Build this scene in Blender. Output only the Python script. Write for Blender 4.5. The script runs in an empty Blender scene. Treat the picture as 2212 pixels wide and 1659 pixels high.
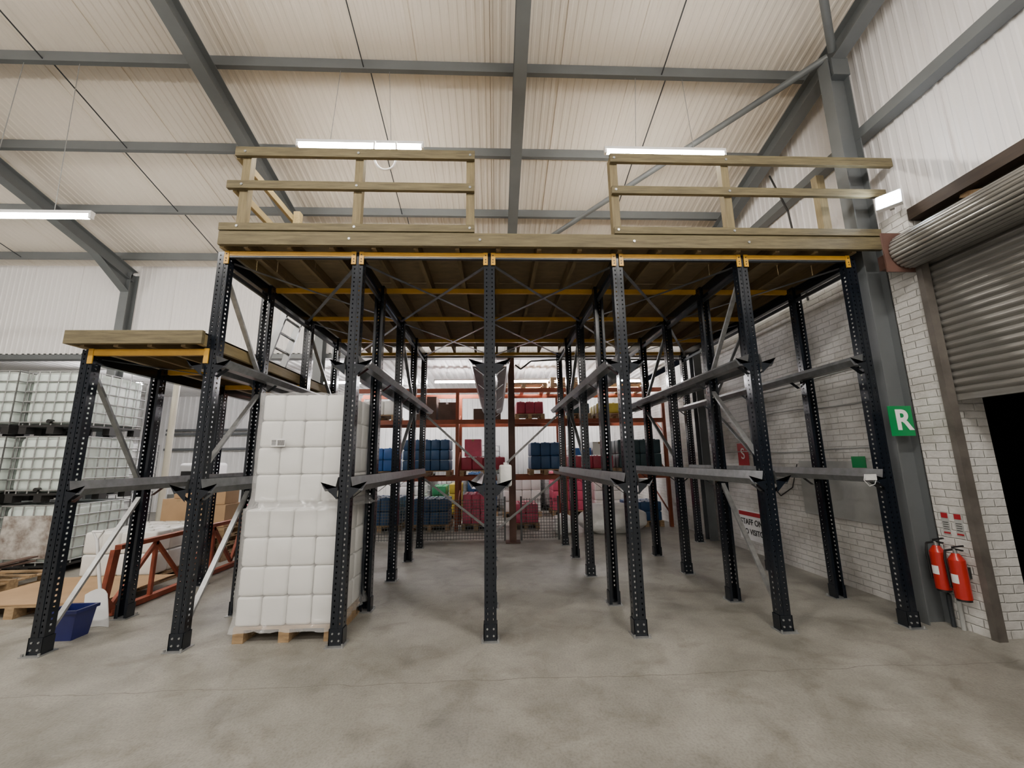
import bpy, bmesh, math, random
from mathutils import Vector, Matrix, noise
random.seed(7)
C=bpy.context.collection

# ---------------------------------------------------------------- materials
def nt(name):
    m=bpy.data.materials.new(name); m.use_nodes=True
    t=m.node_tree; b=t.nodes["Principled BSDF"]
    return m,t,b
def mat(name,col,rough=.5,metal=0,var=.12,scale=4,stretch=(1,1,1),bump=0,bscale=None,trans=0,emit=None,spec=None,col2=None,alpha=None):
    m,t,b=nt(name)
    b.inputs["Roughness"].default_value=rough; b.inputs["Metallic"].default_value=metal
    if spec is not None: b.inputs["Specular IOR Level"].default_value=spec
    if alpha is not None: b.inputs["Alpha"].default_value=alpha
    tc=t.nodes.new("ShaderNodeTexCoord"); mp=t.nodes.new("ShaderNodeMapping")
    mp.inputs["Scale"].default_value=stretch
    t.links.new(tc.outputs["Object"],mp.inputs["Vector"])
    n=t.nodes.new("ShaderNodeTexNoise"); n.inputs["Scale"].default_value=scale; n.inputs["Detail"].default_value=5; n.inputs["Roughness"].default_value=.6
    t.links.new(mp.outputs[0],n.inputs["Vector"])
    r=t.nodes.new("ShaderNodeValToRGB")
    c2=col2 if col2 else tuple(max(0,c*(1-2*var)) for c in col)
    r.color_ramp.elements[0].position=.3; r.color_ramp.elements[1].position=.68
    r.color_ramp.elements[0].color=(*c2,1)
    r.color_ramp.elements[1].color=(*(min(1,c*(1+var*.5)) for c in col),1)
    t.links.new(n.outputs["Fac"],r.inputs[0]); t.links.new(r.outputs[0],b.inputs["Base Color"])
    if bump:
        n2=t.nodes.new("ShaderNodeTexNoise"); n2.inputs["Scale"].default_value=bscale or scale*4; n2.inputs["Detail"].default_value=4
        t.links.new(mp.outputs[0],n2.inputs["Vector"])
        bp=t.nodes.new("ShaderNodeBump"); bp.inputs["Strength"].default_value=bump; bp.inputs["Distance"].default_value=.02
        t.links.new(n2.outputs["Fac"],bp.inputs["Height"]); t.links.new(bp.outputs[0],b.inputs["Normal"])
    if trans: b.inputs["Transmission Weight"].default_value=trans
    if emit:
        b.inputs["Emission Color"].default_value=(*emit[0],1); b.inputs["Emission Strength"].default_value=emit[1]
    return m
def brickmat():
    m,t,b=nt("painted_brick"); N=t.nodes; L=t.links
    tc=N.new("ShaderNodeTexCoord"); s=N.new("ShaderNodeSeparateXYZ"); L.new(tc.outputs["Object"],s.inputs[0])
    a=N.new("ShaderNodeMath"); a.operation='ADD'; L.new(s.outputs[0],a.inputs[0]); L.new(s.outputs[1],a.inputs[1])
    c=N.new("ShaderNodeCombineXYZ"); L.new(a.outputs[0],c.inputs[0]); L.new(s.outputs[2],c.inputs[1])
    nd=N.new("ShaderNodeTexNoise"); nd.inputs["Scale"].default_value=14; L.new(tc.outputs["Object"],nd.inputs["Vector"])
    dm=N.new("ShaderNodeVectorMath"); dm.operation='MULTIPLY_ADD'; dm.inputs[1].default_value=(.014,.014,0); L.new(nd.outputs["Color"],dm.inputs[0]); L.new(c.outputs[0],dm.inputs[2])
    br=N.new("ShaderNodeTexBrick"); L.new(dm.outputs[0],br.inputs["Vector"])
    br.inputs["Scale"].default_value=1; br.inputs["Brick Width"].default_value=.23; br.inputs["Row Height"].default_value=.078
    br.inputs["Mortar Size"].default_value=.008; br.inputs["Mortar Smooth"].default_value=.95
    br.inputs["Color1"].default_value=(.70,.69,.665,1); br.inputs["Color2"].default_value=(.66,.65,.63,1); br.inputs["Mortar"].default_value=(.59,.58,.555,1)
    n=N.new("ShaderNodeTexNoise"); n.inputs["Scale"].default_value=1.9; n.inputs["Detail"].default_value=8; n.inputs["Roughness"].default_value=.65; L.new(tc.outputs["Object"],n.inputs["Vector"])
    r=N.new("ShaderNodeValToRGB"); r.color_ramp.elements[0].position=.34; r.color_ramp.elements[0].color=(.46,.44,.40,1); r.color_ramp.elements[1].position=.56; r.color_ramp.elements[1].color=(1,1,1,1)
    L.new(n.outputs["Fac"],r.inputs[0])
    mx=N.new("ShaderNodeMix"); mx.data_type='RGBA'; mx.blend_type='MULTIPLY'; mx.inputs[0].default_value=.55
    L.new(br.outputs["Color"],mx.inputs[6]); L.new(r.outputs[0],mx.inputs[7]); L.new(mx.outputs[2],b.inputs["Base Color"])
    n3=N.new("ShaderNodeTexNoise"); n3.inputs["Scale"].default_value=22; n3.inputs["Detail"].default_value=4; L.new(tc.outputs["Object"],n3.inputs["Vector"])
    ad=N.new("ShaderNodeMath"); ad.operation='MULTIPLY_ADD'; L.new(br.outputs["Fac"],ad.inputs[0]); ad.inputs[1].default_value=-1; L.new(n3.outputs["Fac"],ad.inputs[2])
    bp=N.new("ShaderNodeBump"); bp.inputs["Strength"].default_value=.7; bp.inputs["Distance"].default_value=.014; L.new(ad.outputs[0],bp.inputs["Height"]); L.new(bp.outputs[0],b.inputs["Normal"])
    b.inputs["Roughness"].default_value=.65
    return m
def floormat():
    m,t,b=nt("concrete_floor"); N=t.nodes; L=t.links
    tc=N.new("ShaderNodeTexCoord")
    n=N.new("ShaderNodeTexNoise"); n.inputs["Scale"].default_value=.9; n.inputs["Detail"].default_value=10; n.inputs["Roughness"].default_value=.7; L.new(tc.outputs["Object"],n.inputs["Vector"])
    r=N.new("ShaderNodeValToRGB"); e=r.color_ramp.elements; e[0].position=.36; e[0].color=(.19,.18,.155,1); e[1].position=.64; e[1].color=(.36,.345,.305,1)
    L.new(n.outputs["Fac"],r.inputs[0])
    n2=N.new("ShaderNodeTexNoise"); n2.inputs["Scale"].default_value=60; n2.inputs["Detail"].default_value=3; L.new(tc.outputs["Object"],n2.inputs["Vector"])
    r2=N.new("ShaderNodeValToRGB"); r2.color_ramp.elements[0].position=.3; r2.color_ramp.elements[0].color=(.66,.66,.66,1); r2.color_ramp.elements[1].position=.55; r2.color_ramp.elements[1].color=(1,1,1,1); L.new(n2.outputs["Fac"],r2.inputs[0])
    mx=N.new("ShaderNodeMix"); mx.data_type='RGBA'; mx.blend_type='MULTIPLY'; mx.inputs[0].default_value=.65; L.new(r.outputs[0],mx.inputs[6]); L.new(r2.outputs[0],mx.inputs[7])
    # worn stains
    n5=N.new("ShaderNodeTexNoise"); n5.inputs["Scale"].default_value=2.6; n5.inputs["Detail"].default_value=7; n5.inputs["Roughness"].default_value=.6; n5.inputs["Distortion"].default_value=.7; L.new(tc.outputs["Object"],n5.inputs["Vector"])
    r5=N.new("ShaderNodeValToRGB"); r5.color_ramp.elements[0].position=.33; r5.color_ramp.elements[0].color=(.62,.60,.57,1); r5.color_ramp.elements[1].position=.5; r5.color_ramp.elements[1].color=(1,1,1,1); L.new(n5.outputs["Fac"],r5.inputs[0])
    mxs=N.new("ShaderNodeMix"); mxs.data_type='RGBA'; mxs.blend_type='MULTIPLY'; mxs.inputs[0].default_value=.7; L.new(mx.outputs[2],mxs.inputs[6]); L.new(r5.outputs[0],mxs.inputs[7])
    v=N.new("ShaderNodeTexVoronoi"); v.inputs["Scale"].default_value=9; L.new(tc.outputs["Object"],v.inputs["Vector"])
    lt=N.new("ShaderNodeMath"); lt.operation='LESS_THAN'; lt.inputs[1].default_value=.085; L.new(v.outputs["Distance"],lt.inputs[0])
    s=N.new("ShaderNodeSeparateXYZ"); L.new(tc.outputs["Object"],s.inputs[0])
    n4=N.new("ShaderNodeTexNoise"); n4.inputs["Scale"].default_value=2.5; n4.inputs["Detail"].default_value=6; L.new(tc.outputs["Object"],n4.inputs["Vector"])
    m1=N.new("ShaderNodeMath"); m1.operation='MULTIPLY_ADD'; L.new(n4.outputs["Fac"],m1.inputs[0]); m1.inputs[1].default_value=.16; L.new(s.outputs[1],m1.inputs[2])
    m2=N.new("ShaderNodeMath"); m2.operation='ADD'; m2.inputs[1].default_value=.61; L.new(m1.outputs[0],m2.inputs[0])
    m3=N.new("ShaderNodeMath"); m3.operation='ABSOLUTE'; L.new(m2.outputs[0],m3.inputs[0])
    m4=N.new("ShaderNodeMath"); m4.operation='LESS_THAN'; m4.inputs[1].default_value=.005; L.new(m3.outputs[0],m4.inputs[0])
    mm=N.new("ShaderNodeMath"); mm.operation='MAXIMUM'; L.new(m4.outputs[0],mm.inputs[0])
    mq=N.new("ShaderNodeMath"); mq.operation='MULTIPLY'; mq.inputs[1].default_value=.5; L.new(lt.outputs[0],mq.inputs[0]); L.new(mq.outputs[0],mm.inputs[1])
    m5=N.new("ShaderNodeMath"); m5.operation='MULTIPLY'; m5.inputs[1].default_value=.6; L.new(mm.outputs[0],m5.inputs[0])
    mx2=N.new("ShaderNodeMix"); mx2.data_type='RGBA'; L.new(m5.outputs[0],mx2.inputs[0]); L.new(mxs.outputs[2],mx2.inputs[6]); mx2.inputs[7].default_value=(.11,.10,.085,1)
    L.new(mx2.outputs[2],b.inputs["Base Color"])
    rr=N.new("ShaderNodeMapRange"); rr.inputs[1].default_value=.3; rr.inputs[2].default_value=.7; rr.inputs[3].default_value=.38; rr.inputs[4].default_value=.6; L.new(n.outputs["Fac"],rr.inputs[0]); L.new(rr.outputs[0],b.inputs["Roughness"])
    b.inputs["Specular IOR Level"].default_value=.45
    bp=N.new("ShaderNodeBump"); bp.inputs["Strength"].default_value=.35; bp.inputs["Distance"].default_value=.01; L.new(n2.outputs["Fac"],bp.inputs["Height"]); L.new(bp.outputs[0],b.inputs["Normal"])
    return m
M={}
M['floor']=floormat(); M['brick']=brickmat()
M['roof']=mat("roof_liner_sheet",(.75,.685,.60),.45,0,.03,.5)
M['clad']=mat("wall_liner_sheet",(.77,.75,.745),.4,0,.03,.5)
M['whitewall']=mat("white_painted_wall",(.70,.70,.69),.6,0,.08,.8,bump=.1)
M['darkwall']=mat("dark_exterior",(.012,.012,.012),.9,0,.3,6)
M['steel']=mat("grey_painted_steel",(.13,.142,.148),.45,.1,.06,3)
M['navy']=mat("dark_upright_paint",(.010,.014,.021),.18,.2,.1,8,spec=.6)
M['darksteel']=mat("dark_brace_paint",(.04,.046,.053),.4,.3,.1,8)
M['galv']=mat("galvanised_steel",(.40,.41,.41),.38,.6,.15,14)
M['rail']=mat("rail_steel",(.22,.23,.235),.33,.55,.15,10)
M['yellow']=mat("yellow_beam_paint",(.60,.32,.02),.42,0,.08,6)
M['wood']=mat("treated_timber_backlit",(.155,.125,.062),.7,0,.24,3,(1.2,9,14),bump=.2,bscale=12)  # front timber: backlit shade is put into the darker colour
M['woody']=mat("treated_timber_depthwise_lit",(.34,.26,.12),.7,0,.14,3,(12,1.2,12),bump=.15,bscale=12)  # inner timber: the lit yellow is put into the colour
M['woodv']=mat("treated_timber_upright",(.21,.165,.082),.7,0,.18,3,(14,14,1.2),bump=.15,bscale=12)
M['joist']=mat("joist_timber",(.23,.165,.08),.8,0,.16,3,(12,1.2,12))
M['ply']=mat("deck_board",(.25,.185,.10),.8,0,.12,2,(3,6,1))
M['pallet']=mat("pallet_wood",(.40,.27,.145),.75,0,.2,4,(2,9,9),bump=.15)
M['can']=mat("white_hdpe",(.80,.80,.775),.3,0,.03,3,bump=.15,bscale=26)
M['ibc']=mat("ibc_hdpe",(.66,.75,.71),.35,0,.06,2)
M['ibcw']=mat("ibc_hdpe_white",(.76,.78,.77),.35,0,.04,2)
M['stain']=mat("stained_label_sheet",(.62,.60,.56),.6,0,.1,5,col2=(.12,.08,.06))
M['rust']=mat("red_oxide_steel",(.30,.065,.03),.55,.1,.2,7)
M['orange']=mat("orange_rack_paint",(.27,.065,.028),.5,.1,.12,5)
M['card']=mat("cardboard",(.42,.27,.145),.8,0,.07,3)
M['bluep']=mat("blue_plastic",(.012,.018,.12),.35,0,.1,5)
M['stblue']=mat("stock_blue",(.018,.07,.18),.4,0,.1,5)
M['stbright']=mat("stock_bright_blue",(.02,.12,.42),.4,0,.1,5)
M['stred']=mat("stock_red",(.36,.03,.06),.4,0,.1,5)
M['stpink']=mat("stock_pink",(.62,.09,.17),.4,0,.1,5)
M['stteal']=mat("stock_dark_teal",(.02,.05,.06),.4,0,.1,5)
M['stgreen']=mat("stock_green",(.04,.30,.12),.4,0,.1,5)
M['styel']=mat("stock_yellow",(.58,.46,.06),.4,0,.1,5)
M['brownbox']=mat("brown_dark_box",(.10,.06,.045),.7,0,.15,5)
M['film']=mat("white_bag_film",(.75,.75,.74),.3,0,.05,5,bump=.5,bscale=14)
M['wrap']=mat("shrink_wrap_film",(.92,.92,.92),.12,0,.0,5,bump=1.0,bscale=7,stretch=(1,1,.4),alpha=.26,spec=1.0)
M['red']=mat("extinguisher_red",(.42,.02,.015),.25,0,.03,5)
M['black']=mat("black_rubber",(.015,.015,.015),.5,0,.1,5)
M['white']=mat("white_enamel",(.85,.85,.85),.35,0,.02,5)
M['green']=mat("sign_green",(.0,.22,.06),.4,0,.02,5)
M['signred']=mat("sign_red",(.40,.02,.03),.4,0,.02,5)
M['shutter']=mat("shutter_galvanised",(.30,.29,.27),.36,.55,.12,5,(1,.6,6))
M['alu']=mat("aluminium",(.27,.275,.28),.35,.6,.08,5)
M['brown']=mat("brown_painted_steel",(.13,.065,.05),.6,.1,.15,5)
M['guide']=mat("taupe_guide_paint",(.14,.125,.11),.55,.1,.2,5)
M['timberdark']=mat("dark_old_timber",(.045,.03,.02),.8,0,.2,3,(8,1,8))
M['cream']=mat("cream_paint",(.62,.58,.48),.5,0,.05,3)
M['tube']=mat("fluorescent_tube",(1,1,1),.3,0,0,1,emit=((1,.935,.84),215))
M['tubeback']=mat("fluorescent_tube_rear",(1,1,1),.3,0,0,1,emit=((1,.95,.95),280))
M['flood']=mat("flood_led",(1,1,1),.3,0,0,1,emit=((.8,.9,1),120))
M['grayplate']=mat("grey_board",(.42,.43,.42),.6,0,.12,3)
M['wire']=mat("mesh_wire",(.13,.135,.135),.5,.3,.1,3)
M['label']=mat("paper_label",(.8,.8,.8),.6,0,.02,3)
M['ink']=mat("printed_ink",(.03,.03,.03),.6,0,0,3)

# ---------------------------------------------------------------- mesh builder
class MB:
    def __init__(s): s.v=[];s.f=[];s.m=[];s.sm=[];s.mats=[]
    def mi(s,k):
        if k not in s.mats: s.mats.append(k)
        return s.mats.index(k)
    def add(s,vs,fs,k,smooth=False):
        o=len(s.v); s.v+= [tuple(v) for v in vs]; i=s.mi(k)
        for f in fs: s.f.append(tuple(o+a for a in f)); s.m.append(i); s.sm.append(smooth)
    def box(s,x0,x1,y0,y1,z0,z1,k):
        vs=[(x,y,z) for z in (z0,z1) for y in (y0,y1) for x in (x0,x1)]
        s.add(vs,[(0,2,3,1),(4,5,7,6),(0,1,5,4),(2,6,7,3),(0,4,6,2),(1,3,7,5)],k)
    def bar(s,p,q,w,h,k,up=(0,0,1)):
        p=Vector(p);q=Vector(q);d=(q-p).normalized(); u=Vector(up)
        sd=d.cross(u)
        if sd.length<1e-4: sd=d.cross(Vector((0,1,0)))
        sd.normalize(); u=sd.cross(d).normalized()
        vs=[]
        for e in (p,q):
            for a,b in ((-1,-1),(1,-1),(1,1),(-1,1)): vs.append(e+sd*(a*w/2)+u*(b*h/2))
        s.add(vs,[(0,1,2,3),(7,6,5,4),(0,4,5,1),(1,5,6,2),(2,6,7,3),(3,7,4,0)],k)
    def ibeam(s,p,q,h,w,k,up=(0,0,1),t=.012):
        p=Vector(p);q=Vector(q);d=(q-p).normalized();u=Vector(up);sd=d.cross(u)
        if sd.length<1e-4: sd=Vector((1,0,0))
        sd.normalize();u=sd.cross(d).normalized()
        s.bar(p+u*(h/2-t/2),q+u*(h/2-t/2),w,t,k,u); s.bar(p-u*(h/2-t/2),q-u*(h/2-t/2),w,t,k,u); s.bar(p,q,t,h-2*t,k,u)
    def cyl(s,p,q,r,k,n=12,r2=None,caps=True):
        p=Vector(p);q=Vector(q);d=(q-p).normalized();a=d.orthogonal().normalized();b=d.cross(a);r2=r if r2 is None else r2
        vs=[p+(a*math.cos(2*math.pi*i/n)+b*math.sin(2*math.pi*i/n))*r for i in range(n)]+[q+(a*math.cos(2*math.pi*i/n)+b*math.sin(2*math.pi*i/n))*r2 for i in range(n)]
        s.add(vs,[(i,(i+1)%n,n+(i+1)%n,n+i) for i in range(n)],k,True)
        if caps: s.add(vs,[tuple(range(n))[::-1],tuple(range(n,2*n))],k)
    def tube(s,pts,r,k,n=8):
        for a,b in zip(pts[:-1],pts[1:]): s.cyl(a,b,r,k,n)
    def sweep(s,prof,p,q,k,xa=(1,0,0),za=(0,0,1)):
        p=Vector(p);q=Vector(q);xa=Vector(xa);za=Vector(za);n=len(prof)
        vs=[e+xa*a+za*b for e in (p,q) for a,b in prof]
        s.add(vs,[(i,i+1,n+i+1,n+i) for i in range(n-1)],k)
    def raw(s,tpl,off,k,rotz=0,sc=(1,1,1)):
        vs,fs=tpl; c,sn=math.cos(rotz),math.sin(rotz)
        s.add([(off[0]+(v[0]*sc[0])*c-(v[1]*sc[1])*sn, off[1]+(v[0]*sc[0])*sn+(v[1]*sc[1])*c, off[2]+v[2]*sc[2]) for v in vs],fs,k,True)
    def mesh(s,name):
        me=bpy.data.meshes.new(name); me.from_pydata(s.v,[],s.f)
        for k in s.mats: me.materials.append(M[k])
        me.polygons.foreach_set("material_index",s.m); me.polygons.foreach_set("use_smooth",s.sm); me.update()
        return me
    def obj(s,name,parent=None,bevel=0,loc=(0,0,0)):
        o=bpy.data.objects.new(name,s.mesh(name)); C.objects.link(o); o.location=loc
        if parent: o.parent=parent
        if bevel:
            b=o.modifiers.new("bevel","BEVEL"); b.width=bevel; b.segments=2; b.limit_method='ANGLE'
        return o
def empty(name,loc=(0,0,0)):
    e=bpy.data.objects.new(name,None); C.objects.link(e); e.location=loc; return e
def inst(name,me,loc,parent=None,rz=0,sc=(1,1,1)):
    o=bpy.data.objects.new(name,me); C.objects.link(o); o.location=loc; o.rotation_euler=(0,0,rz); o.scale=sc
    if parent: o.parent=parent
    return o
def rbox(sx,sy,sz,r,seg=3):
    bm=bmesh.new(); bmesh.ops.create_cube(bm,size=1)
    bmesh.ops.scale(bm,vec=(sx,sy,sz),verts=bm.verts); bmesh.ops.translate(bm,vec=(0,0,sz/2),verts=bm.verts)
    bmesh.ops.bevel(bm,geom=bm.edges[:],offset=r,segments=seg,affect='EDGES',profile=.5)
    bm.verts.ensure_lookup_table(); bm.verts.index_update()
    r=([tuple(v.co) for v in bm.verts],[tuple(v.index for v in f.verts) for f in bm.faces]); bm.free(); return r
def text(body,size,loc,rot,k,parent,name,extr=.001,align='CENTER',sx=1,bold=0):
    cu=bpy.data.curves.new(name,"FONT"); cu.body=body; cu.size=size; cu.extrude=extr; cu.align_x=align; cu.align_y='CENTER'; cu.offset=bold
    cu.materials.append(M[k]); o=bpy.data.objects.new(name,cu); C.objects.link(o); o.location=loc; o.rotation_euler=rot; o.scale=(sx,1,1); o.parent=parent; return o
def corr(b,x0,x1,pitch,depth,fn0,fn1,k):
    u=x0; pr=[]
    while u<x1:
        pr+=[(u,0),(u+pitch*.5,0),(u+pitch*.62,depth),(u+pitch*.88,depth)]; u+=pitch
    vs=[];n=len(pr)
    for a,d in pr: vs.append(fn0(a,d))
    for a,d in pr: vs.append(fn1(a,d))
    b.add(vs,[(i,i+1,n+i+1,n+i) for i in range(n-1)],k)

# ---------------------------------------------------------------- shell
YB=4.6; XR=4.65; XL=-16; YF=-10
roofz=lambda y: 7.17-.25*y
b=MB(); b.box(XL,9,YF,12,-.2,0,'floor'); b.obj("floor")
b=MB()
corr(b,XL,4.9,.11,.009,lambda u,d:(u,YF,roofz(YF)-d),lambda u,d:(u,YB,roofz(YB)-d),'roof')
x=XL
while x<4.8:
    b.bar((x,YF,roofz(YF)-.008),(x,YB,roofz(YB)-.008),.018,.02,'roof'); x+=1.0
b.obj("ceiling")
b=MB()
corr(b,XL,4.8,.11,.009,lambda u,d:(u,YB-d,4.0),lambda u,d:(u,YB-d,roofz(YB)+.02),'clad')
x=XL
while x<4.8:
    b.box(x-.008,x+.008,YB-.02,YB,4.0,roofz(YB),'clad'); x+=1.0
b.box(XL,XR,YB+.0,YB+.2,3.9,4.02,'steel')
b.obj("wall_back")
b=MB()
b.box(XR,5.0,.02,12,0,3.95,'brick')
b.box(4.60,5.0,-.30,.02,0,4.36,'brick')
b.box(4.62,5.0,YF,-3.6,0,4.0,'brick')
b.box(4.85,5.0,-3.6,-.3,3.45,4.3,'timberdark')  # back of the recess over the door, shade put into its dark colour
def gz(y): return roofz(y)+.02
corr(b,YF,YB,.11,.009,lambda u,d:(4.78-d,u,3.95 if u>-.3 else 4.32),lambda u,d:(4.78-d,u,gz(u)),'clad')
y=YF+.3
while y<YB:
    b.box(4.76,4.78,y-.008,y+.008,4.32,gz(y),'clad'); y+=1.0
b.obj("wall_right")
b=MB(); b.box(XL-.2,XL,YF,12,0,11,'clad'); b.obj("wall_left")
b=MB(); b.box(XL,5,YF-.2,YF,0,10,'clad'); b.obj("wall_front")
b=MB(); corr(b,XL,XR,.2,.03,lambda u,d:(u,11.6-d,0),lambda u,d:(u,11.6-d,4.3),'whitewall'); b.obj("wall_far")
b=MB(); corr(b,XL,XR,.2,.03,lambda u,d:(u,YB+.2,4.2-d),lambda u,d:(u,11.7,4.2-d),'whitewall'); b.obj("ceiling_rear_bay")
b=MB(); b.box(7.5,7.7,YF,3,0,6,'darkwall'); b.obj("yard_wall")
b=MB(); b.box(5.0,7.5,-8,3,.0,.004,'darkwall'); b.obj("yard_ground")

# ---------------------------------------------------------------- steel frame
sf=empty("steel_portal_frame"); b=MB()
rz=lambda y: 6.84-.25*y
for X in (4.5,.41,-3.7,-7.87,-12.0):
    w=.17
    b.ibeam((X,YF+.02,rz(YF+.02)),(X,4.5,rz(4.5)),.26,w,'steel')
    b.ibeam((X,4.48,0 if X!=.41 else 4.02),(X,4.48,rz(4.48)+.05),.2,.17,'steel',up=(0,1,0))
for X in (.41,-3.7,-7.87):
    b.add([(X-.006,4.4,rz(4.4)-.1),(X-.006,3.6,rz(3.6)-.1),(X-.006,4.4,rz(4.4)-.42),(X+.006,4.4,rz(4.4)-.1),(X+.006,3.6,rz(3.6)-.1),(X+.006,4.4,rz(4.4)-.42)],[(0,1,2),(5,4,3),(1,4,5,2)],'steel')
    b.bar((X,3.6,rz(3.6)-.12),(X,4.4,rz(4.4)-.42),.17,.012,'steel')
b.ibeam((4.49,.13,0),(4.49,.13,rz(.13)-.08),.26,.16,'steel',up=(1,0,0))
b.box(4.4,4.62,.03,.24,rz(.1)-.35,rz(.1)-.1,'steel')
b.ibeam((4.49,-6,0),(4.49,-6,rz(-6)),.26,.16,'steel',up=(1,0,0))
b.bar((4.68,YF+.02,5.62),(4.68,YB-.03,5.62),.15,.13,'steel')
b.obj("frames",sf)
b=MB()
pz=lambda y: roofz(y)-.02-.07
for Y in (-8.0,-6.8,-5.57,-4.35,-3.13,-1.91,-.69,.53,1.74,2.96,4.18):
    z=pz(Y)
    b.sweep([(.04,.075),(-.03,.075),(-.03,-.07),(.035,-.07),(.035,-.055)],(XL+.01,Y,z),(4.75,Y,z),'steel',xa=(0,1,0))
b.obj("purlins",sf)
b=MB()
for X in (-9.9,-5.78,-1.65,2.43):
    for i,(ya,yb) in enumerate(((-3.13,-1.91),(-1.91,-.69),(-.69,.53),(.53,1.74),(1.74,2.96),(2.96,4.18))):
        b.cyl((X+(.04 if i%2 else -.04),ya,pz(ya)-.05),(X+(.04 if i%2 else -.04),yb,pz(yb)-.05),.009,'darksteel',6)
b.cyl((4.4,.08,rz(.08)-.05),(.41,3.9,rz(3.9)-.05),.045,'steel')
b.cyl((4.4,.0,rz(0)-.05),(.41,-4.0,rz(-4)-.05),.045,'steel')
b.obj("bracing",sf)
b=MB(); b.box(.34,.48,4.62,4.78,0,3.9,'brown'); b.box(.26,.56,4.55,4.85,0,.02,'brown'); b.obj("brown_steel_column")
b=MB(); b.tube([(4.58,1.6,6.2),(4.6,1.35,5.4),(4.6,1.25,4.3),(4.62,1.25,3.9)],.014,'black'); b.obj("hanging_cable",sf)
b=MB(); b.tube([(.5,4.52,3.72),(.62,4.52,3.62),(.85,4.52,3.80),(1.6,4.52,3.84),(4.34,4.52,3.82)],.018,'black'); b.obj("header_cable",sf)

# ---------------------------------------------------------------- uprights
def upright(h):
    b=MB(); hw=.058; dp=.095
    xs=[-hw,-.036,-.024,.024,.036,hw]; pit=.05; hh=.018
    z=.0
    while z<h-.001:
        z1=min(z+pit-hh,h)
        b.add([(-hw,0,z),(hw,0,z),(hw,0,z1),(-hw,0,z1)],[(0,1,2,3)],'navy')
        for sx in (-hw,hw): b.add([(sx,0,z),(sx,dp,z),(sx,dp,z1),(sx,0,z1)],[(0,1,2,3)],'navy')
        if z1>=h: break
        z2=min(z+pit,h)
        for a0,a1 in ((xs[0],xs[1]),(xs[2],xs[3]),(xs[4],xs[5])): b.add([(a0,0,z1),(a1,0,z1),(a1,0,z2),(a0,0,z2)],[(0,1,2,3)],'navy')
        for sx in (-hw,hw):
            for y0,y1 in ((0,.036),(.054,dp)): b.add([(sx,y0,z1),(sx,y1,z1),(sx,y1,z2),(sx,y0,z2)],[(0,1,2,3)],'navy')
        z+=pit
    for sx in (-1,1): b.add([(sx*hw,dp,0),(sx*.03,dp,0),(sx*.03,dp,h),(sx*hw,dp,h)],[(0,1,2,3)],'navy')
    b.box(-.012,.012,-.004,-.0005,.0,h,'navy')
    b.box(-.085,.085,-.05,.13,0,.008,'galv')
    b.box(-.064,.064,-.006,-.001,.008,.15,'navy'); b.box(-.066,-.0585,-.006,.1,.008,.15,'navy'); b.box(.0585,.066,-.006,.1,.008,.15,'navy')
    for sx in (-.03,.03):
        for zz in (.05,.11): b.cyl((sx,-.006,zz),(sx,-.014,zz),.009,'galv',6)
        b.cyl((sx*2.4,-.03,.008),(sx*2.4,-.03,.03),.01,'galv',6)
    return b.mesh("rack_upright")
UP=upright(3.93); UPL=upright(2.84)
bw=1.434
cols=[-2*bw,-bw,0,bw,2*bw,4.152]; rows=[0,.957,2.058,3.285,4.268]
XLL=-4.093
rk=empty("drive_in_racking")
n=0
for X in cols:
    for j,Y in enumerate(rows):
        n+=1; inst("upright_%d"%n,UP,(X,Y,0),rk,0 if j%2==0 else math.pi)
for j,Y in enumerate(rows[:4]):
    n+=1; inst("upright_%d"%n,UPL,(XLL,Y,0),rk,0 if j%2==0 else math.pi)
MZ,UZ=1.434,2.675
b=MB(); g=MB()
prof=[(.062,.095),(.088,-.035),(.18,-.035),(.212,.02)]
for X in [XLL]+cols:
    for z in (MZ,UZ):
        if X==XLL and z==UZ: continue
        for s in (-1,1):
            if X==XLL and s==-1: continue
            if X==4.152 and s==1: continue
            b.sweep([(s*a,c) for a,c in prof],(X,-.02,z),(X,4.33,z),'rail')
            b.sweep([(s*a,c-.004) for a,c in prof],(X,-.02,z),(X,4.33,z),'rail')
            for Y in rows:
                if Y==0:
                    g.add([(X+s*.058,-.032,z-.12),(X+s*.225,-.032,z+.05),(X+s*.175,-.032,z-.02),(X+s*.058,-.032,z-.0)],[(0,1,2,3)],'navy')
                g.add([(X+s*.058,Y,z-.12),(X+s*.16,Y,z-.04),(X+s*.16,Y+.06,z-.04),(X+s*.058,Y+.06,z-.12)],[(0,1,2,3)],'navy')
b.obj("pallet_rails",rk); g.obj("rail_arms",rk)
b=MB()
for X in cols:
    for (ya,yb) in ((0,.957),(2.058,3.285)):
        ya+=.07; yb-=.07
        if ya>1 or abs(X)>2.5 and X<4:
            for p,q in (((ya,.15),(yb,1.35)),((ya,1.62),(yb,2.5)),((yb,2.72),(ya,3.7))):
                if ya>1 and p[1]<1: continue
                b.bar((X,p[0],p[1]),(X,q[0],q[1]),.025,.05,'galv' if ya<1 else 'rail',up=(1,0,0))
        b.bar((X,ya,3.75),(X,yb,3.75),.025,.045,'darksteel')
    for (ya,yb) in ((.957,2.058),(3.285,4.268)):
        b.bar((X,ya,3.75),(X,yb,3.75),.025,.045,'darksteel')
ya,yb=.07,.88
for p,q in (((ya,.12),(yb,1.3)),((yb,1.42),(ya,2.65))):
    b.bar((XLL,p[0],p[1]),(XLL,q[0],q[1]),.025,.05,'galv' if p[1]<1 else 'rail',up=(1,0,0))
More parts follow.
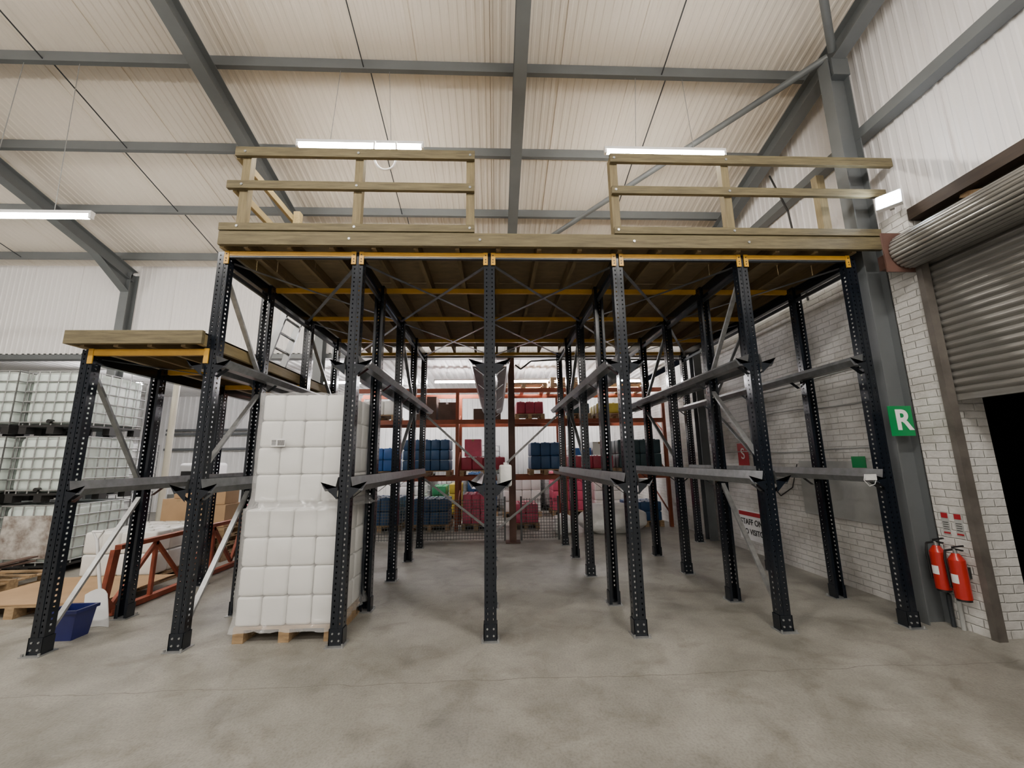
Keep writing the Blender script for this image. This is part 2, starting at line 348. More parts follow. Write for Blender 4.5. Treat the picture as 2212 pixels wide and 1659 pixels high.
for a,c in ((-bw,0),(bw,0)):
    for z0,z1 in ((2.65,1.35),(1.35,.25)):
        b.bar((a,4.38,z0),(c,4.38,z1),.006,.05,'galv',up=(0,1,0))
        b.bar((a,4.38,z0),(c,4.38,z1),.045,.006,'galv',up=(0,1,0))
b.obj("diagonal_bracing",rk)
b=MB()
for X in cols: b.box(X-.035,X+.035,.1,4.25,3.80,3.92,'navy')
for j,Y in enumerate(rows):
    y0=Y-.012 if Y==0 else Y
    for a,c in zip(cols[:-1],cols[1:]):
        b.box(a+.062,c-.062,y0,y0+.04,3.872 if Y else 3.882,3.932,'yellow')
        if Y==0:
            b.box(a+.062,c-.062,y0+.002,y0+.042,3.862,3.88,'darksteel')
            for e,sg in ((a+.0,1),(c-.0,-1)): 
                b.box(min(e+sg*.018,e+sg*.066),max(e+sg*.018,e+sg*.066),-.018,-.007,3.79,3.935,'yellow')
                for zz in (3.82,3.85,3.90): b.cyl((e+sg*.04,-.018,zz),(e+sg*.04,-.022,zz),.007,'black',6)
b.obj("top_beams",rk)
b=MB()
for a,c in zip(cols[:-1],cols[1:]):
    for y0,y1 in ((.05,2.03),(2.08,4.2)):
        b.bar((a,y0,3.845),(c,y1,3.845),.04,.006,'rail'); b.bar((c,y0,3.835),(a,y1,3.835),.04,.006,'rail')
b.obj("plan_bracing",rk)
b=MB()
b.box(XLL-.035,XLL+.035,.1,3.3,2.70,2.82,'navy')
for Y in (0,.957,2.058,3.285):
    y0=-.012 if Y==0 else Y
    b.box(XLL+.062,cols[0]-.062,y0,y0+.04,2.775,2.84,'yellow')
for e,sg in ((XLL,1),(cols[0],-1)):
    b.box(min(e+sg*.018,e+sg*.066),max(e+sg*.018,e+sg*.066),-.018,-.007,2.69,2.845,'yellow')
b.bar((XLL,.05,2.76),(cols[0],1.9,2.76),.03,.006,'darksteel'); b.bar((cols[0],.05,2.75),(XLL,1.9,2.75),.03,.006,'darksteel')
b.obj("low_bay_beams",rk)

# ---------------------------------------------------------------- timber decks
dk=empty("timber_mezzanine_deck"); b=MB()
b.box(-2.87,4.45,-.12,-.075,3.955,4.11,'wood'); b.obj("front_rim_board",dk,.004)
b=MB()
x=-2.6
while x<4.3:
    b.box(x-.023,x+.023,-.07,4.35,3.94,4.085,'joist'); x+=.45
b.obj("joists",dk)
b=MB(); b.box(-2.87,-2.825,-.075,4.36,3.94,4.085,'woody'); b.obj("side_rim_board",dk)
b=MB()
y=-.07
while y<3.9: b.box(-2.87,4.35,y,y+.592,4.087,4.11,'ply'); y+=.6
b.box(-2.87,4.35,y,4.36,4.087,4.11,'ply')
b.obj("deck_boards",dk)
def guard(name,x0,x1,posts,ext0=0,mid0=0,r1=0,r2=0,toe=0):
    e=empty(name); b=MB()
    b.box(x0-ext0,x1+r1,-.135,-.09,5.01,5.12,'wood')
    b.box(x0-ext0-mid0,x1+r2,-.135,-.09,4.61,4.705,'wood')
    b.box(x0-toe,x1,-.135,-.09,4.115,4.20,'wood')
    for p in posts:
        for z in (5.06,4.655,4.16):
            b.cyl((p,-.135,z),(p,-.142,z),.014,'galv',10)
    b.obj("rails",e,.004)
    b=MB()
    for p in posts: b.box(p-.045,p+.045,-.088,-.0,4.112,5.09,'woodv')
    b.obj("posts",e,.004)
    return e
b=MB()
for p in (-1.5,-.1,1.6,2.9): b.cyl((p,-.12,4.03),(p,-.128,4.03),.014,'galv',10)
b.obj("rim_bolts",dk)
g1=guard("timber_guard_rail",-2.73,-.16,(-2.68,-1.45,-.21),ext0=.06,mid0=.05,toe=.14)
b=MB()
b.box(-2.80,-2.755,-.085,1.2,5.0,5.09,'woody'); b.box(-2.80,-2.755,-.085,1.2,4.6,4.69,'woody'); b.box(-2.75,-2.66,1.1,1.19,4.112,5.14,'woody')
b.obj("return_rails",g1,.004)
g2=guard("timber_guard_rail",1.385,4.45,(1.43,2.74),r1=.3,r2=.15)
b=MB(); b.box(4.0,4.1,.1,.19,4.112,5.06,'woodv'); b.obj("end_post",g2,.004)
lp=empty("low_timber_platform"); b=MB()
b.box(-4.24,-2.90,-.12,-.075,2.87,3.01,'wood'); b.box(-4.24,-4.195,-.075,3.4,2.87,3.01,'woody')
b.box(-2.975,-2.93,-.075,3.4,2.87,3.01,'woody'); b.obj("rim",lp,.004)
b=MB(); x=-4.1
while x<-3.0: b.box(x-.023,x+.023,-.07,3.4,2.85,2.985,'joist'); x+=.33
b.box(-4.24,-2.93,-.11,3.4,2.99,3.008,'ply'); b.obj("joists",lp)

# ---------------------------------------------------------------- ladder
b=MB()
LA,LB=(-3.30,3.03),(-2.93,4.35)
for Y in (1.72,2.18):
    b.bar((LA[0],Y,LA[1]),(LB[0],Y,LB[1]),.035,.09,'alu',up=(1,0,0))
for i in range(6):
    t=.08+i*.17; x=LA[0]+(LB[0]-LA[0])*t; z=LA[1]+(LB[1]-LA[1])*t
    b.cyl((x,1.72,z),(x,2.18,z),.02,'alu',8)
b.obj("aluminium_ladder")

# ---------------------------------------------------------------- lights
def batten(x0,x1,Y,z,key,top=None,area=0):
    cx=(x0+x1)/2; e=empty("fluorescent_batten_light",(cx,Y,z)); L=(x1-x0)/2
    b=MB(); b.box(-L,L,-.03,.03,.03,.07,'white'); b.box(-L,-L+.03,-.025,.025,-.025,.03,'white'); b.box(L-.03,L,-.025,.025,-.025,.03,'white')
    tz=(pz(Y) if top is None else top)-z
    for s in (-.4,.4):
        b.cyl((s*L*1.2,0,.07),(s*L*1.0,0,tz-.08),.004,'galv',6)
    b.obj("fitting",e)
    b=MB(); b.cyl((-L+.03,0,0),(L-.03,0,0),.027,key,12); b.obj("tube",e)
    if area:  # extra area light added below off-view battens to brighten the floor
        la=bpy.data.lights.new("fill_area","AREA"); la.shape='RECTANGLE'; la.size=2*L; la.size_y=.25; la.energy=area; la.color=(1,.95,.88)
        lo=bpy.data.objects.new("fill_area",la); C.objects.link(lo); lo.parent=e; lo.location=(0,0,-.06); lo.rotation_euler=(.2,0,0)
    return e
batten(-2.49,-.86,.53,5.71,'tube')
batten(1.53,3.18,.53,5.69,'tube')
batten(-6.6,-4.85,.53,4.66,'tube')
for x in (-9.5,-5.7,-1.7,2.4): batten(x-.8,x+.8,-3.13,5.9,'tube',area=80)
for x in (-5.7,2.4): batten(x-.8,x+.8,-6.8,5.9,'tube',area=80)
batten(-10.5,-8.9,.53,5.2,'tube')
for x0,x1 in ((-10.4,-9.2),(-7.5,-6.2),(-4.6,-3.3),(-1.6,-.4),(.5,1.8),(2.9,4.1)): batten(x0,x1,6.8,3.78,'tubeback',top=4.2)
for x in (-3,3): batten(x-.7,x+.7,9.6,3.78,'tubeback',top=4.2)
cu=bpy.data.curves.new("c","CURVE"); cu.dimensions='3D'; cu.bevel_depth=.012; sp=cu.splines.new('NURBS')
pts=[(-1.47,.45,5.72),(-1.49,.45,5.5),(-1.42,.45,5.33),(-1.3,.45,5.30),(-1.2,.45,5.36),(-1.18,.45,5.5),(-1.2,.45,5.72)]
sp.points.add(len(pts)-1)
for p,q in zip(sp.points,pts): p.co=(*q,1)
sp.use_endpoint_u=True; cu.materials.append(M['white'])
o=bpy.data.objects.new("hanging_cord_loop",cu); C.objects.link(o)

# ---------------------------------------------------------------- jerrycans / pallets
def pallet(b,x0,y0,z0,lx=1.0,ly=1.2,k='pallet'):
    for i in range(5):
        y=y0+i*(ly-.1)/4; b.box(x0,x0+lx,y,y+.1,z0+.118,z0+.14,k)
    for i in range(3):
        x=x0+i*(lx-.1)/2
        b.box(x,x+.1,y0,y0+ly,z0+.1,z0+.118,k)
        b.box(x,x+.1,y0,y0+ly,z0,z0+.02,k)
        for j in range(3):
            y=y0+j*(ly-.14)/2; b.box(x,x+.1,y,y+.14,z0+.02,z0+.1,k)
def canstack(b,x0,y0,z0,nx,ny,nz,sx,sy,sz,k='can',r=.035,top=True,jit=.004):
    tp=rbox(sx-.003,sy-.003,sz-.003,r,3)
    for i in range(nx):
        for j in range(ny):
            for l in range(nz):
                if 0<i<nx-1 and 0<j<ny-1 and l<nz-1: continue
                jx=random.uniform(-jit,jit); jy=random.uniform(-jit,jit)
                b.raw(tp,(x0+sx*(i+.5)+jx,y0+sy*(j+.5)+jy,z0+sz*l),k)
                if top and l==nz-1: b.cyl((x0+sx*(i+.5),y0+sy*(j+.25),z0+sz*(l+1)-.01),(x0+sx*(i+.5),y0+sy*(j+.25),z0+sz*(l+1)+.012),.025,k,10)
js=empty("wrapped_jerrycan_pallet"); 
b=MB(); pallet(b,-2.44,.12,0,.95,1.1); b.obj("pallet",js)
b=MB(); canstack(b,-2.44,.13,.14,4,4,4,.234,.275,.270,top=False,r=.028,jit=.007)
b.box(-2.36,-1.56,.2,1.14,1.215,1.285,'film')
canstack(b,-2.385,.15,1.285,4,4,4,.220,.266,.275,r=.028,jit=.007,top=False)
b.obj("jerrycans",js)
def wrap(x0,x1,y0,y1,z0,z1,flare,seed):
    b=MB(); nz=40; per=[]
    nx=22
    for i in range(nx): per.append((x0+(x1-x0)*i/nx,y0,0,-1))
    for i in range(nx): per.append((x1,y0+(y1-y0)*i/nx,1,0))
    for i in range(nx): per.append((x1-(x1-x0)*i/nx,y1,0,1))
    for i in range(nx): per.append((x0,y1-(y1-y0)*i/nx,-1,0))
    n=len(per); vs=[]
    for j in range(nz+1):
        t=j/nz; z=z0+(z1-z0)*t
        for (x,y,a,c) in per:
            d=.004+.012*noise.noise(Vector((x*5,y*5+seed,z*9)))+ (flare*max(0,1-t*10)*(1+1.2*noise.noise(Vector((x*11,y*11,seed)))))
            d=max(d,-.004)
            vs.append((x+a*d,y+c*d,z+ (.02*noise.noise(Vector((x*8,y*8,seed))) if j in(0,nz) else 0)))
    f=[(j*n+i,j*n+(i+1)%n,(j+1)*n+(i+1)%n,(j+1)*n+i) for j in range(nz) for i in range(n)]
    b.add(vs,f,'wrap',True); return b
wrap(-2.454,-1.492,.116,1.247,.11,1.235,.05,1).obj("lower_wrap",js)
wrap(-2.400,-1.490,.132,1.228,1.215,2.40,.085,5).obj("upper_wrap",js)
b=MB(); b.box(-2.24,-2.10,.108,.111,1.84,1.92,'label'); 
for i in range(4): b.box(-2.235,-2.19,.106,.1078,1.855+i*.015,1.861+i*.015,'ink')
for i in range(9): b.box(-2.175+i*.008,-2.171+i*.008,.106,.1078,1.85,1.905,'ink')
b.obj("labels",js)
b=MB(); pallet(b,-5.8,2.1,0,1.05,1.2); canstack(b,-5.78,2.12,.14,4,4,2,.25,.285,.30); b.obj("jerrycan_pallet")
b=MB(); b.raw(rbox(.13,.16,.22,.02,3),(0,0,0),'can'); b.cyl((0,-.03,.215),(0,-.03,.245),.022,'can',12); b.bar((0,-.0,.235),(0,.06,.235),.02,.015,'can'); b.cyl((0,.06,.215),(0,.06,.24),.01,'can')
b.obj("white_jerrycan",loc=(.16,.22,MZ-.030))

# ---------------------------------------------------------------- IBCs
def ibc(key,stain=False):
    b=MB(); L=1.0;D=1.15
    b.raw(rbox(L-.05,D-.05,.90,.09,4),(0,0,.15),key); b.cyl((0,0,1.05),(0,0,1.09),.09,'black',16)
    for i in range(6):
        z=.19+i*.172
        for s in (-1,1):
            b.cyl((-L/2,s*D/2,z),(L/2,s*D/2,z),.011,'galv',6); b.cyl((s*L/2,-D/2,z),(s*L/2,D/2,z),.011,'galv',6)
    for i in range(7):
        t=-.5+i/6
        for s in (-1,1):
            b.cyl((t*L,s*D/2,.14),(t*L,s*D/2,1.06),.010,'galv',6); b.cyl((s*L/2,t*D,.14),(s*L/2,t*D,1.06),.010,'galv',6)
    if stain: b.box(-.42,.42,-D/2-.02,-D/2-.014,.25,.9,'stain')
    b.box(-L/2,L/2,-D/2,D/2,.11,.145,'black')
    for x in (-.44,0,.44):
        for y in (-.5,0,.5): b.box(x-.06,x+.06,y-.07,y+.07,0,.11,'black')
    b.cyl((0,-D/2+.02,.2),(0,-D/2-.05,.2),.035,'black',10)
    return b.mesh("ibc_tote_"+key)
IG,IW,IS=ibc('ibc'),ibc('ibcw'),ibc('ibc',True)
for me,loc in ((IG,(-8.4,3.4,0)),(IG,(-8.4,3.4,1.1)),(IG,(-8.4,3.4,2.2)),(IS,(-7.3,3.45,0)),(IG,(-7.3,3.45,1.1)),(IG,(-7.3,3.45,2.2)),(IG,(-9.5,3.4,0)),(IG,(-9.5,3.4,1.1)),(IG,(-9.5,3.4,2.2)),(IW,(-8.6,5.6,0)),(IW,(-8.6,5.6,1.1)),(IW,(-1.4,10.4,0)),(IW,(1.0,10.4,0)),(IW,(2.2,10.4,0)),(IW,(-.3,10.4,0)),(IW,(-.3,10.4,1.1)),(IW,(2.2,10.4,1.1)),(IW,(-2.6,10.4,0)),(IW,(-2.6,10.4,1.1))):
    inst("ibc_tote",me,loc)
b=MB(); pallet(b,-7.9,1.55,0,1.3,1.1); b.obj("wooden_pallet")
b=MB()
for i in range(9):
    a=random.uniform(0,3.1); cx=-7.2+random.uniform(-.4,.4); cy=2.1+random.uniform(-.3,.3); z=.16+.022*i
    b.bar((cx-.3*math.cos(a),cy-.3*math.sin(a),z),(cx+.3*math.cos(a),cy+.3*math.sin(a),z),.11,.02,'brownbox')
b.obj("broken_timber_pile")
b=MB()
X=-4.3
b.bar((X,.95,.04),(X,3.4,.04),.08,.06,'rust'); b.bar((X,.95,.74),(X,3.4,.74),.08,.05,'rust')
b.bar((X,.86,.2),(X,.98,.06),.08,.05,'rust',up=(1,0,0)); b.bar((X,.86,.18),(X,.92,.72),.08,.05,'rust',up=(1,0,0))
zz=[(.95,.1),(1.5,.7),(2.05,.1),(2.6,.7),(3.1,.1),(3.35,.7)]
for p,q in zip(zz[:-1],zz[1:]): b.bar((X,p[0],p[1]),(X,q[0],q[1]),.04,.04,'rust',up=(1,0,0))
for y in (1.5,2.6,3.35): b.bar((X,y,.06),(X,y,.72),.04,.04,'rust',up=(1,0,0))
b.obj("red_racking_frame")
b=MB(); pallet(b,-6.0,.95,0,1.25,1.1); b.obj("wooden_pallet")
b=MB(); b.bar((-6.05,1.5,.15),(-4.45,1.55,.148),1.15,.012,'card'); b.obj("cardboard_sheet")
def tub(b,cx,cy,z0,w0,w1,h,k,t=.008):
    def ring(w,z): return [(cx-w,cy-w*.8,z),(cx+w,cy-w*.8,z),(cx+w,cy+w*.8,z),(cx-w,cy+w*.8,z)]
    vs=ring(w0,z0)+ring(w1,z0+h)+ring(w1+.015,z0+h)+ring(w1+.015,z0+h-.03)+ring(w1-t,z0+h)+ring(w0-t,z0+t)
    f=[(3,2,1,0)]
    for a,c in ((0,4),(4,8),(8,12)): f+=[(a+i,a+(i+1)%4,c+(i+1)%4,c+i) for i in range(4)]
    f+=[(4+(i+1)%4,4+i,16+i,16+(i+1)%4) for i in range(4)]+[(16+(i+1)%4,16+i,20+i,20+(i+1)%4) for i in range(4)]+[(20,21,22,23)]
    b.add(vs,f,k)
b=MB(); tub(b,-4.19,.40,0,.11,.14,.28,'bluep'); b.obj("blue_tub")
def lump(name,loc,sc,key,seed,amp=.25,sub=4):
    bm=bmesh.new(); bmesh.ops.create_icosphere(bm,subdivisions=sub,radius=1)
    for v in bm.verts:
        d=noise.noise(v.co*1.6+Vector((seed,0,0)))*amp+noise.noise(v.co*4+Vector((seed,3,0)))*amp*.4
        v.co*=1+d
        c=v.co; c.x=math.copysign(abs(c.x)**.75,c.x)*sc[0]; c.y=math.copysign(abs(c.y)**.75,c.y)*sc[1]; c.z=math.copysign(abs(c.z)**.8,c.z)*sc[2]
        c.z=max(c.z,-sc[2]*.9)
    lo=min(v.co.z for v in bm.verts)
    for v in bm.verts: v.co.z-=lo
    me=bpy.data.meshes.new(name); bm.to_mesh(me); bm.free(); me.materials.append(M[key])
    for p in me.polygons: p.use_smooth=True
    o=bpy.data.objects.new(name,me); C.objects.link(o); o.location=loc; return o
b=MB()
hx,hy,hz=-4.42,.80,.86
b.cyl((-4.22,.72,.30),(hx,hy,hz),.016,'white',8)
b.cyl((hx-.06,hy,hz+.08),(hx+.06,hy,hz+.08),.014,'white',8); b.cyl((hx,hy,hz-.01),(hx-.055,hy,hz+.08),.011,'white',6); b.cyl((hx,hy,hz-.01),(hx+.055,hy,hz+.08),.011,'white',6)
nx,nz=6,6; vs=[]
for off in (0,.006):
    for j in range(nz+1):
        for i in range(nx+1):
            u=i/nx*2-1; t=j/nz
            vs.append((-4.14-.09*t+u*.13*(1-.12*t*t), .66+.05*t-.03*u*u+off, .004+.36*t-.05*t*u*u))
N=(nx+1)*(nz+1); f=[]
for j in range(nz):
    for i in range(nx):
        a=j*(nx+1)+i; f.append((a,a+1,a+nx+2,a+nx+1)); f.append((N+a+nx+1,N+a+nx+2,N+a+1,N+a))
b.add(vs,f,'white',True)
b.obj("white_shovel")
b=MB()
for i in range(4): pallet(b,-5.9,3.5,.0+i*.141,1.2,.95)
b.obj("pallet_stack")
def cbox(b,x0,x1,y0,y1,z0,z1,k='card'):
    b.box(x0,x1,y0,y1,z0,z1,k); b.box((x0+x1)/2-.03,(x0+x1)/2+.03,y0-.002,y1+.002,z1-.05,z1+.002,'label' if k=='brownbox' else 'pallet')
b=MB(); cbox(b,-5.85,-5.3,3.55,4.1,.57,1.07); cbox(b,-5.27,-4.75,3.55,4.1,.57,.95); cbox(b,-5.7,-5.2,3.6,4.15,1.075,1.4); cbox(b,-5.15,-4.8,3.6,4.0,.955,1.3)
b.obj("cardboard_boxes",bevel=.004)

# ---------------------------------------------------------------- roller shutter
rs=empty("roller_shutter_door"); b=MB()
pr=[];z=2.26
while z<3.8:
    for i in range(6):
        t=i/6; pr.append((4.70-.026*math.sin(math.pi*t),z+.076*t))
    z+=.078
n=len(pr)
vs=[(a,-3.55,c) for a,c in pr]+[(a,-.3,c) for a,c in pr]
b.add(vs,[(i,i+1,n+i+1,n+i) for i in range(n-1)],'shutter'); b.box(4.67,4.72,-3.55,-.3,2.2,2.26,'shutter')
b.obj("curtain",rs)
b=MB(); nn=26; R=.195; cx,cz=4.50,3.83; ring=[]
for i in range(nn):
    a0=2*math.pi*i/nn
    for t in (0,.12,.35,.6,.85): 
        a=a0+2*math.pi/nn*t; r=R-.012+.014*math.sin(math.pi*max(0,(t-.05)/.95))**.5 if t>.05 else R-.014
        ring.append((cx+r*math.cos(a),cz+r*math.sin(a)))
vs=[(a,-3.6,c) for a,c in ring]+[(a,-.31,c) for a,c in ring]; n=len(ring)
b.add(vs,[(i,(i+1)%n,n+(i+1)%n,n+i) for i in range(n)],'shutter'); b.add(vs,[tuple(range(n))[::-1],tuple(range(n,2*n))],'shutter'); b.obj("coil",rs)
b=MB(); b.box(4.57,4.66,-.36,-.302,0,3.9,'guide'); b.box(4.57,4.66,-3.62,-3.56,0,3.9,'guide')
b.box(4.26,4.64,-.30,-.285,3.6,4.05,'brown'); b.box(4.38,4.6,-.285,-.1,3.70,3.86,'brown'); b.obj("guides",rs)
b=MB(); b.box(4.60,4.74,-3.7,-.31,4.20,4.33,'timberdark'); b.box(4.74,4.84,-3.7,-.31,4.0,4.34,'timberdark')
y=-3.4
while y<-.5: b.bar((4.7,y,4.08),(4.7,y+.25,4.2),.06,.05,'pallet',up=(1,0,0)); y+=.6
b.obj("timber_lintel")
f=empty("floodlight",(4.47,-.26,4.47)); b=MB(); b.box(-.02,.03,-.11,.11,-.10,.10,'white'); b.box(.03,.14,-.02,.02,-.02,.02,'galv'); b.obj("body",f); b=MB(); b.box(-.03,-.021,-.095,.095,-.08,.08,'flood'); b.obj("led_panel",f)
f.rotation_euler=(0,.35,.6)

# ---------------------------------------------------------------- signs, extinguishers
s=empty("green_exit_sign",(4.40,-.008,2.03)); b=MB(); b.box(-.13,.13,-.004,.004,-.16,.16,'green'); b.obj("plate",s)
text("R",.30,(.02,-.006,0),(math.pi/2,0,0),'white',s,"letter",bold=.008)
RW=(math.pi/2,0,-math.pi/2)
s=empty("staff_only_sign",(XR-.012,3.2,.47)); b=MB(); b.box(-.003,.003,-.45,.45,-.27,.24,'white'); b.box(-.006,-.003,-.43,.43,.15,.22,'signred'); b.obj("plate",s)
text("STAFF ONLY",.14,(-.007,-.0,.04),RW,'ink',s,"line_1",bold=.003); text("NO VISITORS",.13,(-.007,-.0,-.13),RW,'ink',s,"line_2",bold=.003)
s=empty("red_wall_sign",(XR-.012,3.3,1.72)); b=MB(); b.box(-.003,.003,-.16,.16,-.2,.2,'signred'); b.obj("plate",s); text("S",.28,(-.007,0,0),RW,'white',s,"letter")
b=MB(); b.box(XR-.028,XR-.022,.75,.95,1.52,1.66,'green'); b.obj("small_green_sign")
b=MB(); b.box(XR-.02,XR-.004,.65,1.9,.85,1.6,'grayplate'); b.obj("grey_wall_board")
for Y in (-.08,-.2):
    b=MB(); b.box(4.594,4.598,Y-.035,Y+.035,.88,1.10,'grayplate'); b.box(4.591,4.594,Y-.03,Y+.03,1.04,1.09,'signred'); b.box(4.591,4.594,Y-.03,Y+.03,.89,.905,'signred')
    for i in range(4): b.box(4.592,4.594,Y-.025,Y+.025,.93+i*.022,.936+i*.022,'ink')
    b.obj("extinguisher_notice")
def ext(loc):
    e=empty("fire_extinguisher",loc); b=MB(); r=.062
    b.cyl((0,0,.02),(0,0,.37),r,'red',24); b.cyl((0,0,.37),(0,0,.43),r,'red',24,r2=.026); b.cyl((0,0,0),(0,0,.02),r*.9,'black',24)
    b.cyl((0,0,.43),(0,0,.47),.016,'galv'); b.bar((0,.02,.48),(0,-.08,.51),.02,.015,'black'); b.bar((0,.02,.47),(0,-.07,.465),.02,.012,'black')
    b.tube([(0,.02,.46),(-.02,.075,.44),(-.03,.08,.36),(-.03,.075,.2),(-.03,.07,.1)],.010,'black')
    b.add([(-(r+.0005)*math.cos(a),-(r+.0005)*math.sin(a),z) for z in (.16,.24) for a in [(-.5+.15*i) for i in range(8)]],[(i,i+1,9+i,8+i) for i in range(7)],'label')
    b.box(.05,.1,-.02,.02,.2,.3,'black')
    b.obj("body",e); return e
ext((4.50,-.03,.34)); ext((4.50,-.2,.30))
b=MB(); b.cyl((4.56,.0,0),(4.56,.0,.3),.018,'darksteel'); b.cyl((4.57,-.08,0),(4.57,-.08,.26),.018,'grayplate'); b.obj("conduit_pipes")
b=MB()
for z,dz in ((2.75,.02),(2.35,-.03),(1.75,.02)): 
    pts=[(XR-.012,y*.5+.3,z+dz*math.sin(y*1.3)) for y in range(0,9)]
    b.tube(pts,.009,'grayplate',6)
b.tube([(XR-.015,1.95,1.55),(XR-.02,2.1,1.2),(XR-.015,2.4,1.05),(XR-.015,2.7,1.3)],.008,'black',6)
b.obj("wall_cables")
b=MB(); b.box(-.06,.06,-.012,0,-.03,.03,'film'); b.tube([(-.06,-.005,.03),(-.08,-.01,-.03),(-.03,-.01,-.09),(.03,-.01,-.07),(.06,-.005,-.02)],.003,'white',5); o=b.obj("face_mask",loc=(3.93,-.03,1.45))

# ---------------------------------------------------------------- rear bay
rr=empty("orange_pallet_racking"); b=MB()
for X in (-3.6,-.9,1.8,4.4):
    for Y in (6.2,7.2): b.box(X-.04,X+.04,Y-.04,Y+.04,0,3.4,'orange')
    for z in (.3,1.3,2.3): b.bar((X,6.2,z),(X,7.2,z+.6),.03,.03,'orange')
for z in (1.18,2.58,3.38):
    for Y in (6.2,7.2): b.box(-3.6,4.4,Y-.03,Y+.03,z,z+.11,'orange')
b.obj("frames",rr)
def stock(name,x0,x1,z0,z1,k,Y=6.25,d=.9,sx=.25,sz=.3,pal=True):
    b=MB()
    if pal: pallet(b,x0-.03,Y-.02,z0,x1-x0+.06,d+.04,'pallet'); z0+=.142
    nx=max(1,round((x1-x0)/sx)); nz=max(1,round((z1-z0)/sz))
    canstack(b,x0,Y,z0,nx,3,nz,(x1-x0)/nx,d/3,(z1-z0)/nz,k,r=.03)
    b.obj(name)
S1,S2,S3=1.292,2.692,3.492
stock("blue_jerrycan_pallet",-2.25,-1.1,S1,2.2,'stblue')
stock("bright_blue_jerrycan_pallet",-3.3,-2.45,S1,2.0,'stbright')
stock("red_jerrycan_pallet",-.8,.3,S1,1.75,'stred')
stock("blue_jerrycan_pallet",.95,1.7,S1,2.1,'stblue')
stock("red_jerrycan_pallet",2.0,3.05,S1,1.75,'stred')
stock("teal_jerrycan_pallet",3.2,4.3,S1,2.15,'stteal')
stock("red_jerrycan_pallet",.6,1.3,S2,3.15,'stred')
stock("teal_jerrycan_pallet",2.0,2.5,S2,3.1,'stteal')
stock("yellow_jerrycan_pallet",2.7,3.3,S2,3.1,'styel')
stock("blue_jerrycan_pallet",-2.0,-1.1,0,.75,'stblue')
stock("pink_jerrycan_pallet",-.75,-.1,0,.85,'stpink')
stock("pink_jerrycan_pallet",.5,1.1,0,.6,'stpink')
stock("blue_jerrycan_pallet",3.4,4.2,0,.6,'stblue')
stock("blue_jerrycan_pallet",-3.2,-2.3,0,.8,'stblue')
stock("white_jerrycan_pallet",-3.3,-2.5,S2,3.2,'can')
b=MB(); cbox(b,-2.0,-1.45,6.3,7.0,S2,3.3,'brownbox'); cbox(b,-1.4,-.95,6.3,7.0,S2,3.15,'brownbox'); cbox(b,-.5,.2,6.3,7.0,S2,2.98,'brownbox'); b.obj("dark_cartons")
b=MB(); cbox(b,-.72,-.3,6.3,7.0,1.77,2.2,'stpink'); b.obj("pink_cartons")
b=MB(); cbox(b,2.1,2.5,6.3,7.0,1.77,1.95,'stbright'); cbox(b,2.55,2.9,6.3,7.0,1.77,2.1,'can'); b.obj("stacked_cartons")
b=MB(); pallet(b,.2,6.2,S3,1.2,1.0); pallet(b,1.5,6.2,S3,1.2,1.0); pallet(b,1.5,6.2,S3+.141,1.2,1.0); pallet(b,2.9,6.2,S3,1.2,1.0); b.obj("empty_pallets")
stock("green_jerrycan_pallet",-1.8,-1.4,0,.95,'stgreen',Y=8.2)
stock("yellow_jerrycan_pallet",-1.3,-.95,0,1.0,'styel',Y=8.2)
stock("white_jerrycan_pallet",-3.0,-2.1,0,1.2,'can',Y=8.4)
stock("white_jerrycan_pallet",.3,1.4,0,1.1,'can',Y=8.4)
stock("pink_jerrycan_pallet",1.8,2.8,0,1.3,'stpink',Y=8.6)
stock("blue_jerrycan_pallet",-.8,.1,0,1.3,'stblue',Y=8.8)
stock("white_jerrycan_pallet",3.1,3.9,0,1.0,'can',Y=8.6)
lump("tarpaulin_covered_stack",(2.75,5.6,0),(.72,.36,.34),'film',8)
lump("white_bulk_bag",(1.6,5.6,0),(.26,.26,.22),'film',15)
mb=empty("wire_mesh_barrier"); b=MB()
for x0,x1 in ((-2.7,.25),(.6,1.4)):
    z=.05
    while z<.86: b.box(x0,x1,4.88,4.889,z,z+.009,'wire'); z+=.06
    x=x0
    while x<x1: b.box(x,x+.009,4.89,4.899,.03,.86,'wire'); x+=.06
    for xx in (x0,x1): b.box(xx-.02,xx+.02,4.86,4.9,0,.9,'wire')
b.obj("panels",mb)
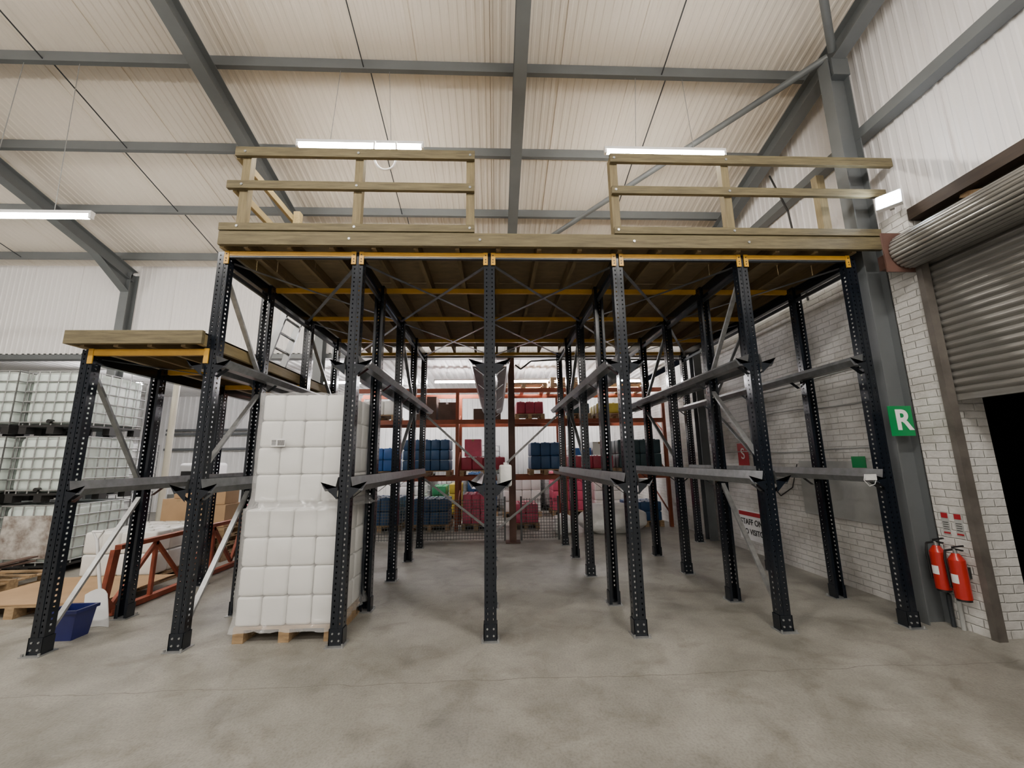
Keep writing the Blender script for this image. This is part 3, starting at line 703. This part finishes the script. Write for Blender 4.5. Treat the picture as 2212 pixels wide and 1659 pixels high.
b=MB(); b.cyl((-6.9,4.9,0),(-6.9,4.9,3.9),.06,'cream',16); b.cyl((-6.9,4.9,0),(-6.9,4.9,.02),.14,'cream',16); b.obj("cream_steel_post")
b=MB()
for z in (2.3,2.15,1.6): b.tube([(-12,11.4,z+.6),(-5.2,11.4,z+.6),(-5.2,11.4,z-.2),(-3.4,11.4,z-.2)],.045,'steel')
for x in (-9,-6.3): b.cyl((x,11.3,0),(x,11.3,3.2),.04,'steel')
b.obj("wall_pipework")
b=MB(); b.box(-8.0,-7.0,6.5,7.4,0,.95,'grayplate'); b.raw(rbox(.8,.7,.75,.08,3),(-7.5,6.95,.95),'white'); b.box(-7.8,-7.55,6.58,6.6,1.2,1.5,'ink'); b.cyl((-7.3,6.95,1.68),(-7.3,6.95,1.9),.08,'galv'); b.obj("filling_machine")
stock("pink_jerrycan_pallet",-6.6,-6.0,0,.65,'stpink',Y=6.0)
b=MB()
for x in (-5.9,-4.4): 
    for y in (7.2,7.8): b.box(x-.03,x+.03,y-.03,y+.03,0,1.1,'galv')
b.box(-5.95,-4.35,7.15,7.85,1.1,1.15,'white'); b.obj("work_bench")
stock("white_jerrycan_pallet",-5.9,-4.8,0,1.0,'can',Y=9.0)

# ---------------------------------------------------------------- world + camera
w=bpy.data.worlds.new("world"); bpy.context.scene.world=w; w.use_nodes=True
w.node_tree.nodes["Background"].inputs[0].default_value=(.02,.022,.03,1); w.node_tree.nodes["Background"].inputs[1].default_value=.3
pi,ya,ro=0.18261,0.04241,0.01334
F=Vector((math.sin(ya)*math.cos(pi),math.cos(ya)*math.cos(pi),math.sin(pi)))
R=Vector((math.cos(ya),-math.sin(ya),0)); U=R.cross(F)
R2=math.cos(ro)*R-math.sin(ro)*U; U2=math.sin(ro)*R+math.cos(ro)*U
cam=bpy.data.cameras.new("camera"); co=bpy.data.objects.new("camera",cam); C.objects.link(co)
cam.sensor_width=36; cam.sensor_fit='HORIZONTAL'; cam.lens=886.54*36/2212; cam.clip_start=.05
mt=Matrix((R2,U2,-F)).transposed().to_4x4(); mt.translation=Vector((0.05396,-4.23173,1.67473)); co.matrix_world=mt
bpy.context.scene.camera=co
